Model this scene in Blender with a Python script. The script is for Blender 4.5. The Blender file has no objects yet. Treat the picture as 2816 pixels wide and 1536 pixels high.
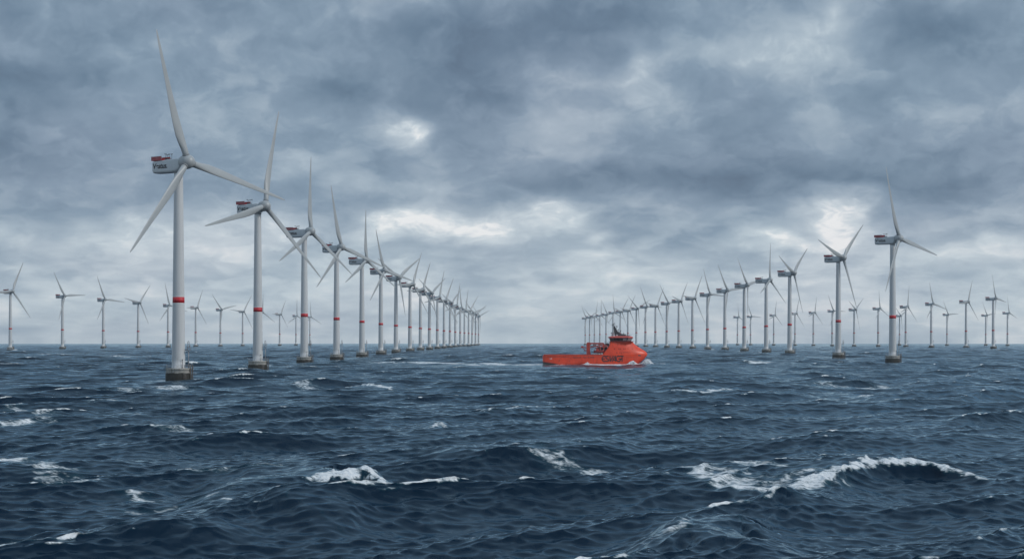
import bpy, bmesh, math, random
import numpy as np
from mathutils import Matrix, Vector

S = bpy.context.scene
COL = S.collection
R_ = math.radians

# ------------------------------------------------------------------ camera
F = 5000.0            # focal length in pixels of the 2816 px wide photograph
CX, Y0 = 1408.0, 931.0   # picture centre column, eye-level row
EYE = 13.3            # camera height above the sea, metres
RE = 3.93e6           # radius of the curved sea surface (gives the dip of the horizon)
HUB = 70.0
cam_d = bpy.data.cameras.new('camera')
cam = bpy.data.objects.new('camera', cam_d); COL.objects.link(cam)
cam.location = (0, 0, EYE); cam.rotation_euler = (R_(90), 0, 0)
cam_d.sensor_width = 36.0; cam_d.lens = F / 2816.0 * 36.0
cam_d.shift_y = (Y0 - 768.0) / 2816.0
cam_d.clip_start = 1.0; cam_d.clip_end = 60000.0
S.camera = cam

# ------------------------------------------------------------------ render / exposure
S.view_settings.view_transform = 'Standard'
try: S.view_settings.look = 'None'
except Exception: pass
S.view_settings.exposure = 0.0; S.view_settings.gamma = 1.0
S.view_settings.use_curve_mapping = False
S.render.engine = 'CYCLES'
S.cycles.use_denoising = True
S.cycles.max_bounces = 8; S.cycles.volume_bounces = 2
S.cycles.diffuse_bounces = 3; S.cycles.glossy_bounces = 3
S.cycles.sample_clamp_indirect = 4.0

# ------------------------------------------------------------------ sun
SUN_AZ, SUN_EL = R_(111), R_(34)
sun_d = bpy.data.lights.new('sun', 'SUN'); sun_d.energy = 1.7; sun_d.angle = R_(20)
sun_d.color = (1.0, 0.965, 0.92)
sun = bpy.data.objects.new('sun', sun_d); COL.objects.link(sun)
sdir = Vector((math.sin(SUN_AZ) * math.cos(SUN_EL), math.cos(SUN_AZ) * math.cos(SUN_EL), math.sin(SUN_EL)))
sun.rotation_euler = sdir.to_track_quat('Z', 'Y').to_euler()

# ------------------------------------------------------------------ world: overcast sky with a broken cloud deck
W = bpy.data.worlds.new("World"); S.world = W; W.use_nodes = True
nt = W.node_tree; nt.nodes.clear()
class NG:
    """tiny helper for node trees"""
    def __init__(s, nt): s.nt = nt
    def n(s, kind, **kw):
        o = s.nt.nodes.new(kind)
        for k, v in kw.items(): setattr(o, k, v)
        return o
    def put(s, sock, v):
        if isinstance(v, bpy.types.NodeSocket): s.nt.links.new(v, sock)
        elif v is not None: sock.default_value = v
    def m(s, op, a, b=None, c=None, clamp=False):
        o = s.n('ShaderNodeMath', operation=op); o.use_clamp = clamp
        for i, v in enumerate((a, b, c)): s.put(o.inputs[i], v)
        return o.outputs[0]
    def v(s, op, a, b=None, c=None):
        o = s.n('ShaderNodeVectorMath', operation=op)
        for i, v in enumerate((a, b, c)): s.put(o.inputs[i], v)
        return o.outputs['Value'] if op in ('DOT_PRODUCT', 'LENGTH') else o.outputs['Vector']
    def comb(s, x, y, z=0.0):
        o = s.n('ShaderNodeCombineXYZ')
        for i, v in enumerate((x, y, z)): s.put(o.inputs[i], v)
        return o.outputs[0]
    def sep(s, v):
        o = s.n('ShaderNodeSeparateXYZ'); s.put(o.inputs[0], v); return o.outputs
    def noise(s, vec, scale, detail=4, rough=.5, out='Fac', dist=0.0):
        o = s.n('ShaderNodeTexNoise'); s.put(o.inputs['Vector'], vec)
        o.inputs['Scale'].default_value = scale; o.inputs['Detail'].default_value = detail
        o.inputs['Roughness'].default_value = rough; o.inputs['Distortion'].default_value = dist
        return o.outputs[out]
    def ramp(s, fac, stops, interp='LINEAR'):
        o = s.n('ShaderNodeValToRGB'); o.color_ramp.interpolation = interp
        e = o.color_ramp.elements
        while len(e) < len(stops): e.new(0.5)
        for i, (p, c) in enumerate(stops):
            e[i].position = p; e[i].color = (*c, 1) if len(c) == 3 else c
        s.put(o.inputs[0], fac); return o.outputs[0]
    def mr(s, v, a, b, c=0.0, d=1.0, smooth=True):
        o = s.n('ShaderNodeMapRange'); o.interpolation_type = 'SMOOTHSTEP' if smooth else 'LINEAR'
        for i, q in enumerate((v, a, b, c, d)): s.put(o.inputs[i], q)
        return o.outputs[0]
    def mix(s, f, a, b, blend='MIX'):
        o = s.n('ShaderNodeMix', data_type='RGBA', blend_type=blend)
        s.put(o.inputs[0], f); s.put(o.inputs[6], a); s.put(o.inputs[7], b); return o.outputs[2]
def lin(r, g, b):
    f = lambda c: (c / 255 / 12.92) if c / 255 <= .04045 else ((c / 255 + .055) / 1.055) ** 2.4
    return (f(r), f(g), f(b))
g = NG(nt)
tc = g.n('ShaderNodeTexCoord')
d3 = g.v('NORMALIZE', tc.outputs['Generated'])
dx, dy, dz = g.sep(d3)[:3]
az = g.m('MULTIPLY', g.m('ARCTAN2', dx, dy), 57.29578)
el = g.m('MULTIPLY', g.m('ARCSINE', dz), 57.29578)
# cloud field is laid out on the sky sphere in degrees of azimuth / elevation
elc = g.m('ADD', g.m('MAXIMUM', el, 0.0), 3.0)          # flat cloud deck: shapes flatten towards the horizon
p0 = g.comb(g.m('MULTIPLY', az, .85), g.m('MULTIPLY', g.m('LOGARITHM', elc, 2.71828), 13.0), 0.0)
w1 = g.v('SUBTRACT', g.noise(p0, 0.22, 2, .5, 'Color'), (.5, .5, .5))
w2 = g.v('SUBTRACT', g.noise(p0, 0.7, 4, .5, 'Color'), (.5, .5, .5))
pw = g.v('MULTIPLY_ADD', w1, (4.0, 2.2, 0), g.comb(az, el, 0))
pw = g.v('MULTIPLY_ADD', w2, (1.6, .8, 0), pw)
def px2sky(x, y):
    a = math.atan2(x - CX, F); r = math.hypot(x - CX, F)
    return math.degrees(a), math.degrees(math.atan2(Y0 - y, r))
BLOBS = [  # column, row of the cloud in the photograph (degrees on the sky after px2sky), spread, lightness
 (1250, 110, 330, 110, -.16), (1650, 60, 300, 95, -.18), (60, 250, 330, 100, -.27), (960, 280, 300, 55, -.25),
 (130, 470, 280, 70, -.13), (1500, 330, 260, 60, -.08), (2250, 500, 430, 50, -.26), (2650, 430, 280, 60, -.18),
 (1620, 520, 260, 40, -.20), (2600, 60, 250, 80, -.18), (1350, 430, 200, 40, -.06), (820, 420, 180, 40, -.08),
 (430, 80, 300, 80, -.10), (1250, 690, 160, 24, -.10), (1700, 640, 160, 30, -.08), (2480, 650, 170, 26, -.08),
 (1132, 350, 72, 62, .58), (560, 265, 120, 60, .17), (350, 310, 220, 55, .12), (1240, 620, 210, 38, .46),
 (1500, 580, 100, 32, .32), (1080, 600, 70, 28, .25), (880, 500, 180, 50, .20), (420, 640, 300, 60, .16),
 (2325, 565, 90, 50, .50), (2290, 640, 55, 40, .34), (2140, 660, 140, 24, .30), (2200, 130, 200, 85, .13),
 (2050, 150, 170, 45, .09), (2250, 40, 90, 60, .20), (1750, 190, 55, 80, .20), (1650, 310, 230, 60, .10),
 (1640, 665, 60, 26, .24), (1400, 820, 600, 70, .05), (2740, 690, 150, 36, .16), (2740, 600, 150, 40, .08),
 (1650, 445, 160, 24, .09), (760, 610, 160, 40, .12), (800, 90, 120, 60, .07)]
acc = g.m('ADD', .44, 0.0)
for (bx, by, sx, sy, amp) in BLOBS:
    a0, e0 = px2sky(bx, by); k = 57.29578 / F
    ia, ie = 1 / (sx * k), 1 / (sy * k)
    q = g.v('MULTIPLY_ADD', pw, (ia, ie, 0), (-a0 * ia, -e0 * ie, 0))
    acc = g.m('MULTIPLY_ADD', g.m('POWER', 0.36788, g.v('DOT_PRODUCT', q, q)), amp, acc)
# free cloud texture at several sizes
n1 = g.m('SUBTRACT', g.noise(p0, 0.27, 5, .5, dist=.25), .5)
pq = g.v('MULTIPLY_ADD', w2, (1.2, 1.2, 0), g.v('ADD', p0, (40, 7, 3)))
n2 = g.m('SUBTRACT', g.noise(pq, 0.95, 5, .48), .5)
n3 = g.m('SUBTRACT', g.noise(g.v('ADD', pq, (4, 17, 8)), 2.8, 5, .55), .5)
val = g.m('MULTIPLY_ADD', n1, .68, acc)
val = g.m('MULTIPLY_ADD', n2, .30, val)
val = g.m('MULTIPLY_ADD', n3, .10, val)
cell = g.noise(g.v('ADD', g.v('MULTIPLY_ADD', w2, (1.6, 1.6, 0), p0), (71, 23, 5)), .62, 8, .57)
val = g.m('MULTIPLY_ADD', g.m('SUBTRACT', g.mr(cell, .44, .60), .5), .085, val)      # ragged rims of single clouds
bright = g.mr(val, .58, .85)
val = g.m('MULTIPLY_ADD', g.m('MULTIPLY', n3, bright), .6, val)
val = g.m('ADD', val, g.mr(el, 5.0, 0.8, 0, .34))          # paler towards the horizon
val = g.m('ADD', val, g.mr(el, 11, 30, 0, .05))
cloud = g.ramp(val, [(0.0, lin(84, 104, 126)), (.20, lin(105, 128, 150)), (.42, lin(134, 155, 175)), (.62, lin(168, 185, 199)),
                     (.80, lin(202, 215, 223)), (1.0, lin(240, 244, 245))])
cool = g.noise(g.v('ADD', p0, (11, 3, 9)), 0.12, 3, .5)
cloud = g.mix(g.mr(cool, .35, .7), cloud, g.mix(1.0, cloud, (1.03, .985, .99, 1), 'MULTIPLY'))
bgc = g.n('ShaderNodeBackground'); g.put(bgc.inputs[0], cloud)
g.put(bgc.inputs[1], g.mr(el, 30, 80, 1.0, 2.1))      # an overcast sky is brightest overhead
sky = g.n('ShaderNodeTexSky'); sky.sky_type = 'NISHITA'; sky.sun_disc = False
sky.sun_elevation = SUN_EL; sky.sun_rotation = SUN_AZ; sky.air_density = 1.0; sky.dust_density = 2.0
bgs = g.n('ShaderNodeBackground'); g.put(bgs.inputs[0], sky.outputs[0]); bgs.inputs[1].default_value = 0.06
mx = g.n('ShaderNodeMixShader'); mx.inputs[0].default_value = .94
nt.links.new(bgs.outputs[0], mx.inputs[1]); nt.links.new(bgc.outputs[0], mx.inputs[2])
out = g.n('ShaderNodeOutputWorld'); nt.links.new(mx.outputs[0], out.inputs[0])
W.cycles.sampling_method = 'MANUAL'; W.cycles.sample_map_resolution = 512

# ------------------------------------------------------------------ helpers
def tag(o, label=None, cat=None, group=None, kind=None):
    if label: o['label'] = label
    if cat: o['category'] = cat
    if group: o['group'] = group
    if kind: o['kind'] = kind
    return o
def empty(name, loc):
    o = bpy.data.objects.new(name, None); COL.objects.link(o); o.location = loc; o.empty_display_size = 2
    return o
def link(name, mesh, parent=None, mat=None):
    o = bpy.data.objects.new(name, mesh); COL.objects.link(o)
    if mat is not None:
        mesh.materials.clear(); mesh.materials.append(mat)
    if parent is not None: o.parent = parent
    return o
class MB:
    """collects shapes and makes ONE mesh of them"""
    def __init__(s): s.V = []; s.Fc = []; s.smooth = []
    def add(s, verts, faces, smooth=False):
        o = len(s.V); s.V += [tuple(v) for v in verts]
        for f in faces: s.Fc.append(tuple(i + o for i in f)); s.smooth.append(smooth)
    def box(s, a, b):
        x0, y0, z0 = a; x1, y1, z1 = b
        s.add([(x0,y0,z0),(x1,y0,z0),(x1,y1,z0),(x0,y1,z0),(x0,y0,z1),(x1,y0,z1),(x1,y1,z1),(x0,y1,z1)],
              [(0,3,2,1),(4,5,6,7),(0,1,5,4),(1,2,6,5),(2,3,7,6),(3,0,4,7)])
    def tube(s, p, q, r, r2=None, n=8, caps=True):
        p, q = Vector(p), Vector(q); r2 = r if r2 is None else r2
        d = (q - p).normalized(); a = d.orthogonal().normalized(); b = d.cross(a)
        vs = []
        for c, rr in ((p, r), (q, r2)):
            for i in range(n):
                t = 2 * math.pi * i / n; vs.append(c + (a * math.cos(t) + b * math.sin(t)) * rr)
        fs = [(i, (i + 1) % n, n + (i + 1) % n, n + i) for i in range(n)]
        s.add(vs, fs, True)
        if caps: s.add(vs[:n], [tuple(range(n))[::-1]]); s.add(vs[n:], [tuple(range(n))])
    def path(s, pts, r, n=8):
        for a, b in zip(pts[:-1], pts[1:]): s.tube(a, b, r, n=n)
    def lathe(s, prof, n=32, axis='z', smooth=True):
        vs = []
        for (r, h) in prof:
            for i in range(n):
                t = 2 * math.pi * i / n
                c, q = r * math.cos(t), r * math.sin(t)
                vs.append((c, q, h) if axis == 'z' else (h, c, q))
        fs = []
        for k in range(len(prof) - 1):
            for i in range(n):
                j = (i + 1) % n
                fs.append((k*n+i, k*n+j, (k+1)*n+j, (k+1)*n+i))
        s.add(vs, fs, smooth)
    def loft(s, rings, smooth=True, caps=True, closed=True):
        n = len(rings[0]); vs = [v for r in rings for v in r]; fs = []
        for k in range(len(rings) - 1):
            for i in range(n if closed else n - 1):
                j = (i + 1) % n
                fs.append((k*n+i, k*n+j, (k+1)*n+j, (k+1)*n+i))
        s.add(vs, fs, smooth)
        if caps: s.add(rings[0], [tuple(range(n))[::-1]]); s.add(rings[-1], [tuple(range(n))])
    def prism(s, poly, y0, y1):
        """polygon given in (x, z), extruded along y"""
        n = len(poly)
        vs = [(x, y0, z) for x, z in poly] + [(x, y1, z) for x, z in poly]
        fs = [tuple(range(n)), tuple(range(n, 2*n))[::-1]] + [(i, n+i, n+(i+1) % n, (i+1) % n) for i in range(n)]
        s.add(vs, fs)
    def mesh(s, name, mat=None):
        me = bpy.data.meshes.new(name); me.from_pydata(s.V, [], s.Fc)
        me.polygons.foreach_set('use_smooth', s.smooth)
        bm = bmesh.new(); bm.from_mesh(me)
        bmesh.ops.remove_doubles(bm, verts=bm.verts, dist=1e-4)
        bmesh.ops.recalc_face_normals(bm, faces=bm.faces)
        bm.to_mesh(me); bm.free()
        if mat: me.materials.append(mat)
        me.update(); return me
    def obj(s, name, mat, parent=None): return link(name, s.mesh(name, mat), parent)

def material(name, color, rough=.5, metal=0.0, spec=.5, noise=None, bump=None, coat=0):
    m = bpy.data.materials.new(name); m.use_nodes = True
    t = m.node_tree; q = NG(t); b = t.nodes['Principled BSDF']
    b.inputs['Roughness'].default_value = rough; b.inputs['Metallic'].default_value = metal
    b.inputs['Specular IOR Level'].default_value = spec
    if coat: b.inputs['Coat Weight'].default_value = coat; b.inputs['Coat Roughness'].default_value = .2
    co = q.n('ShaderNodeTexCoord').outputs['Object']
    if noise:
        vec = q.v('MULTIPLY', co, noise.get('stretch', (1, 1, 1)))
        f = q.noise(vec, noise['scale'], 6, .6)
        c2 = noise['color']; f = q.mr(f, noise.get('lo', .35), noise.get('hi', .7))
        q.put(b.inputs['Base Color'], q.mix(q.m('MULTIPLY', f, noise.get('amt', 1.0)), (*color, 1), (*c2, 1)))
    else: b.inputs['Base Color'].default_value = (*color, 1)
    if bump:
        bn = q.n('ShaderNodeBump'); bn.inputs['Strength'].default_value = 1; bn.inputs['Distance'].default_value = bump[1]
        q.put(bn.inputs['Height'], q.noise(co, bump[0], 4, .5)); q.put(b.inputs['Normal'], bn.outputs[0])
    return m
M = {}
M['paint'] = material('pale_grey_paint', (.50, .52, .53), .42, noise=dict(scale=.5, stretch=(2, 2, .12), color=(.40, .42, .43), amt=.5))
M['tower'] = material('tower_paint', (.52, .54, .55), .40, noise=dict(scale=.6, stretch=(1.6, 1.6, .08), color=(.43, .445, .45), amt=.55))
M['nacelle'] = material('nacelle_paint', (.52, .56, .58), .45, noise=dict(scale=.6, stretch=(1, 1, .2), color=(.44, .48, .50), amt=.5))
M['blade'] = material('blade_gelcoat', (.35, .375, .385), .38, noise=dict(scale=.4, stretch=(1, 1, .3), color=(.28, .305, .315), amt=.5))
M['seam'] = material('grey_rubber_seal', (.22, .23, .24), .7)
M['red'] = material('red_marking_paint', (.52, .018, .03), .5, noise=dict(scale=.8, color=(.38, .02, .03), amt=.5))
M['redfence'] = material('red_fence', (.46, .03, .04), .6, noise=dict(scale=4, color=(.34, .02, .03), amt=.7))
M['white'] = material('white_paint', (.78, .78, .78), .5)
M['ink'] = material('black_lettering', (.012, .013, .016), .6)
M['dark'] = material('dark_steel', (.035, .037, .042), .55, noise=dict(scale=3, color=(.06, .06, .065)))
M['galv'] = material('galvanised_steel', (.33, .34, .36), .5, .3, noise=dict(scale=3, color=(.2, .2, .21)))
M['rust'] = material('rusty_dark_steel', (.06, .045, .035), .8, noise=dict(scale=2, color=(.14, .13, .115)))

# ------------------------------------------------------------------ sea geometry (needed by everything that stands in it)
def sea_point(x, y):
    """photo column / row below the horizon -> place on the mean sea surface"""
    D = F * EYE / max(y - Y0, 13.6)
    for _ in range(6): D = F * (EYE + D * D / 2 / RE) / max(y - Y0, 13.6)
    return ((x - CX) / F * D, D)

# ------------------------------------------------------------------ wind turbines
def concrete():
    m = bpy.data.materials.new('stained_concrete'); m.use_nodes = True
    t = m.node_tree; q = NG(t); b = t.nodes['Principled BSDF']; b.inputs['Roughness'].default_value = .85
    co = q.n('ShaderNodeTexCoord').outputs['Object']; z = q.sep(co)[2]
    blot = q.noise(co, .7, 6, .6); streak = q.noise(q.v('MULTIPLY', co, (1.5, 1.5, .10)), 1.4, 5, .6)
    c = q.mix(q.mr(blot, .35, .7), (.35, .34, .31, 1), (.26, .255, .235, 1))
    c = q.mix(q.m('MULTIPLY', q.mr(streak, .5, .68), .75), c, (.10, .085, .06, 1))
    edge = q.m('ADD', z, q.m('MULTIPLY', q.m('SUBTRACT', q.noise(q.v('MULTIPLY', co, (1, 1, .3)), 1.2, 5, .6), .5), .9))
    c = q.mix(q.mr(edge, 2.2, 2.45), (.018, .018, .014, 1), c)         # tarred and weed-grown below the splash line
    q.put(b.inputs['Base Color'], c)
    bn = q.n('ShaderNodeBump'); bn.inputs['Distance'].default_value = .05
    q.put(bn.inputs['Height'], blot); q.put(b.inputs['Normal'], bn.outputs[0])
    return m
M['concrete'] = concrete()
def tower_mat():
    m = bpy.data.materials.new('white_tower_paint'); m.use_nodes = True
    t = m.node_tree; q = NG(t); b = t.nodes['Principled BSDF']; b.inputs['Roughness'].default_value = .38
    co = q.n('ShaderNodeTexCoord').outputs['Object']; z = q.sep(co)[2]
    st = q.noise(q.v('MULTIPLY', co, (1.2, 1.2, .06)), 1.1, 6, .6)
    c = q.mix(q.m('MULTIPLY', q.mr(st, .4, .75), .45), (.56, .575, .58, 1), (.44, .455, .46, 1))
    ring = q.m('LESS_THAN', q.m('ABSOLUTE', q.m('SUBTRACT', q.m('MODULO', q.m('ADD', z, 1.0), 3.1), 1.5)), .035)
    c = q.mix(q.m('MULTIPLY', ring, .16), c, (.30, .31, .32, 1))       # weld seams between the steel cans
    rs = q.noise(q.v('MULTIPLY', co, (2.2, 2.2, .25)), 1.0, 5, .65)
    low = q.mr(z, 14.0, 4.0)
    c = q.mix(q.m('MULTIPLY', q.m('MULTIPLY', q.mr(rs, .52, .66), low), .6), c, (.26, .21, .15, 1))   # rust runs above the deck
    q.put(b.inputs['Base Color'], c); return m
M['tower'] = tower_mat()

def text_mesh(body, size, shear=0.0, extrude=.01, bold=0.0, space=1.0):
    cu = bpy.data.curves.new('lettering', 'FONT'); cu.body = body; cu.size = size; cu.shear = shear
    cu.extrude = extrude; cu.offset = bold; cu.space_character = space; cu.align_x = 'CENTER'; cu.align_y = 'CENTER'
    ob = bpy.data.objects.new('lettering', cu); COL.objects.link(ob)
    dg = bpy.context.evaluated_depsgraph_get()
    me = bpy.data.meshes.new_from_object(ob.evaluated_get(dg))
    bpy.data.objects.remove(ob); bpy.data.curves.remove(cu)
    me.transform(Matrix.Rotation(R_(90), 4, 'X'))       # stand it up, readable from -Y
    return me

PROT = {}
def build_parts():
    # foundation
    b = MB(); b.lathe([(0, -6), (4.2, -6), (4.2, 1.9), (4.1, 2.2), (3.98, 3.35), (4.12, 3.4), (4.12, 3.85), (2.3, 3.85), (0, 3.86)], 48)
    PROT['foundation'] = b.mesh('foundation', M['concrete'])
    b = MB()
    for i in range(28):
        a = 2 * math.pi * i / 28; x, y = 3.95 * math.cos(a), 3.95 * math.sin(a)
        b.tube((x, y, 3.84), (x, y, 4.98), .035, n=6)
    for h in (4.4, 4.97):
        pts = [(3.95 * math.cos(t * math.pi / 20), 3.95 * math.sin(t * math.pi / 20), h) for t in range(41)]
        b.path(pts, .03, 6)
    PROT['railing'] = b.mesh('railing', M['galv'])
    b = MB()
    for dxx in (-.35, .35):
        b.tube((4.45 + dxx * .8, -1.2 + dxx, -3), (4.45 + dxx * .8, -1.2 + dxx, 4.9), .16, n=10)
        b.tube((3.7, -1.1 + dxx, 3.5), (4.45 + dxx * .8, -1.2 + dxx, 3.5), .1, n=6)
        b.tube((3.7, -1.1 + dxx, 1.2), (4.45 + dxx * .8, -1.2 + dxx, 1.2), .1, n=6)
    for k in range(18):
        z = -.8 + k * .31; b.tube((4.17, -1.55, z), (4.73, -.85, z), .03, n=5)
    b.box((2.2, -3.75, .2), (3.1, -3.2, 2.3))
    PROT['boat_landing'] = b.mesh('boat_landing', M['rust'])
    b = MB()
    b.tube((3.35, -.6, 3.84), (3.35, -.6, 9.7), .17, .13, n=10)
    b.box((2.3, -1.1, 4.92), (4.6, -.2, 5.04))
    b.box((2.75, -1.25, 9.55), (3.95, -.1, 9.7))
    for x in (2.8, 3.9):
        for y in (-1.2, -.15): b.tube((x, y, 9.7), (x, y, 10.6), .035, n=5)
    b.tube((2.8, -1.2, 10.6), (3.9, -1.2, 10.6), .03, n=5); b.tube((2.8, -.15, 10.6), (3.9, -.15, 10.6), .03, n=5)
    b.tube((1.9, -.3, 9.85), (3.0, -.5, 9.85), .09, n=6)
    arc = [(3.05, -.6, 9.7), (3.0, -.6, 11.6), (3.08, -.6, 12.3), (3.3, -.6, 12.65), (3.55, -.6, 12.3), (3.6, -.6, 11.4), (3.45, -.6, 10.2)]
    b.path(arc, .09, 7)
    for k in range(5): b.tube((3.02, -.6, 10.3 + k * .42), (3.5, -.6, 10.5 + k * .4), .035, n=5)
    b.box((3.5, -.9, 10.5), (3.85, -.4, 11.2))
    PROT['davit_crane'] = b.mesh('davit_crane', M['galv'])
    b = MB(); b.box((1.55, -2.1, 3.85), (1.72, -1.93, 6.4)); b.box((1.5, -2.16, 6.4), (1.78, -1.88, 6.75))
    PROT['lamp_post'] = b.mesh('lamp_post', M['dark'])
    # tower and its red band
    zt = 67.25
    def rad(z): return 2.17 + (1.42 - 2.17) * (z - 3.85) / (zt - 3.85)
    b = MB(); prof = [(rad(3.85) + .12, 3.85), (rad(4.0) + .12, 4.05), (rad(4.05), 4.06)]
    zs = [4.06 + (zt - 4.06) * k / 24 for k in range(1, 25)]
    b.lathe(prof + [(rad(z), z) for z in zs] + [(0, zt)], 40)
    PROT['tower'] = b.mesh('tower', M['tower'])
    b = MB(); b.lathe([(rad(24.95), 24.95), (rad(25) + .012, 24.95), (rad(26.85) + .012, 26.85), (rad(26.85), 26.85)], 40)
    PROT['red_band'] = b.mesh('red_band', M['red'])
    b = MB()
    for a0 in (24.73, 26.86):
        b.lathe([(rad(a0), a0), (rad(a0) + .01, a0), (rad(a0 + .2) + .01, a0 + .2), (rad(a0 + .2), a0 + .2)], 40)
    PROT['band_edge'] = b.mesh('band_edge', M['white'])
    # nacelle: local +X points into the wind, origin on the tower axis at hub height
    rings = []
    def rr(x, w, z0, z1, rt, rb):
        pts = []
        for cx, cz, r, a0 in ((w - rt, z1 - rt, rt, 0), (-w + rt, z1 - rt, rt, 90), (-w + rb, z0 + rb, rb, 180), (w - rb, z0 + rb, rb, 270)):
            for k in range(6):
                a = R_(a0 + 18 * k); pts.append((x, cx + r * math.cos(a), cz + r * math.sin(a)))
        return pts
    for x, w, z0, z1, rt, rb in ((-10.62, 1.55, -2.0, .75, .35, .5), (-10.5, 1.75, -2.55, 1.0, .35, .7), (-10.2, 1.9, -2.86, 1.12, .35, .8), (-9.6, 1.95, -2.98, 1.18, .35, .8),
                                 (-6, 1.95, -3.0, 1.32, .35, .75), (-2, 1.95, -3.0, 1.5, .4, .75), (.6, 1.95, -2.85, 1.68, .6, .9), (1.5, 1.9, -2.5, 1.72, .9, 1.2), (2.0, 1.75, -2.1, 1.6, 1.3, 1.3)):
        rings.append(rr(x, w * .94, z0 * .93, z1, rt, rb))
    b = MB(); b.loft(rings); PROT['nacelle'] = b.mesh('nacelle', M['nacelle'])
    b = MB(); b.lathe([(1.35, -3.05), (1.62, -3.0), (1.62, -2.75), (0, -2.75)], 32)
    PROT['yaw_ring'] = b.mesh('yaw_ring', M['seam'])
    # red hoist platform on the rear of the roof
    b = MB(); b.box((-10.7, -1.9, 1.36), (-5.85, 1.9, 1.46))
    for y in (-1.9, 1.82): b.box((-10.7, y, 1.46), (-5.9, y + .08, 2.62))
    b.box((-10.7, -1.82, 1.46), (-10.62, 1.82, 2.62))
    PROT['hoist_platform'] = b.mesh('hoist_platform', M['redfence'])
    b = MB()
    for k in range(9):
        x = -10.72 + k * .6
        b.box((x, -1.96, 1.5), (x + .1, -1.9, 2.7)); b.box((x, 1.9, 1.5), (x + .1, 1.96, 2.7))
    for y in (-1.97, 1.9): b.box((-10.75, y, 2.64), (-5.85, y + .07, 2.74))
    b.box((-10.78, -1.97, 2.64), (-10.72, 1.97, 2.74))
    PROT['fence_posts'] = b.mesh('fence_posts', M['galv'])
    b = MB()
    for x, y, h in ((-5.2, -.8, 2.1), (-4.3, -.9, 1.7), (-3.6, -.7, 1.9), (-4.0, .8, 2.1)):
        b.tube((x, y, 1.35), (x, y, 1.35 + h), .045, n=6); b.tube((x - .3, y, 1.2 + h), (x + .3, y, 1.2 + h), .035, n=6)
        b.box((x - .36, y - .08, 1.2 + h), (x - .22, y + .08, 1.5 + h)); b.box((x + .22, y - .08, 1.2 + h), (x + .36, y + .08, 1.5 + h))
    b.box((-3.9, -1.1, 1.4), (-3.1, -.4, 1.75)); b.box((-5.25, -1.0, 1.42), (-4.2, .9, 1.95)); b.box((-5.3, -1.0, 1.30), (-3.0, .95, 1.42))
    PROT['wind_mast'] = b.mesh('wind_mast', M['dark'])
    t = text_mesh('Vestus.', 2.35, .18, .012, .075)
    t.transform(Matrix.Translation((-6.7, -1.852, -.55))); t.materials.append(M['ink']); PROT['lettering'] = t
    # spinner and blade
    b = MB(); pf = [(0, -2.25), (2.05, -2.25), (2.2, -1.9), (2.3, -1.0), (2.32, 0)]
    pf += [(2.32 * math.cos(R_(a)), 2.45 * math.sin(R_(a))) for a in (12, 24, 36, 48, 60, 72, 82, 90)]
    b.lathe(pf, 40, 'x'); PROT['spinner'] = b.mesh('spinner', M['blade'])
    b = MB(); b.lathe([(1.0, 1.95), (1.18, 1.95), (1.18, 2.42), (1.0, 2.42)], 32)
    PROT['blade_bearing'] = b.mesh('blade_bearing', M['seam'])
    st = [(1.6, 2.05, 1.0, 0, .5), (3.0, 2.08, 1.0, 12, .5), (4.5, 2.3, .85, 14, .45), (6.5, 2.75, .58, 13, .38), (8.8, 3.1, .40, 11, .33), (11.5, 3.05, .31, 9, .31),
          (15, 2.85, .25, 6.5, .29), (20, 2.35, .22, 4.5, .28), (26, 1.85, .20, 3, .28), (32, 1.4, .19, 1.5, .28), (37, 1.02, .18, .5, .28), (40.2, .7, .18, 0, .3), (41.5, .45, .18, 0, .35), (42, .16, .2, 0, .4)]
    rings = []
    for z, c, th, tw, le in st:
        ring = []
        for k in range(24):
            a = 2 * math.pi * k / 24
            cx = math.cos(a); sy = math.sin(a)
            sharp = 1.0 if th > .9 else (1 - .55 * (1 - th) * (.5 - .5 * cx))   # thin trailing edge
            px = c * (.5 * cx + .5 - (1 - le)); py = .5 * c * th * sy * sharp
            s_, c_ = math.sin(R_(tw)), math.cos(R_(tw))
            pre = -.0 + 1.1 * (z / 42) ** 2                                      # prebend into the wind
            ring.append((-(px * c_ - py * s_), px * s_ + py * c_ + pre, z))
        rings.append(ring)
    b = MB(); b.loft(rings); PROT['blade'] = b.mesh('blade', M['blade'])
build_parts()

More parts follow.
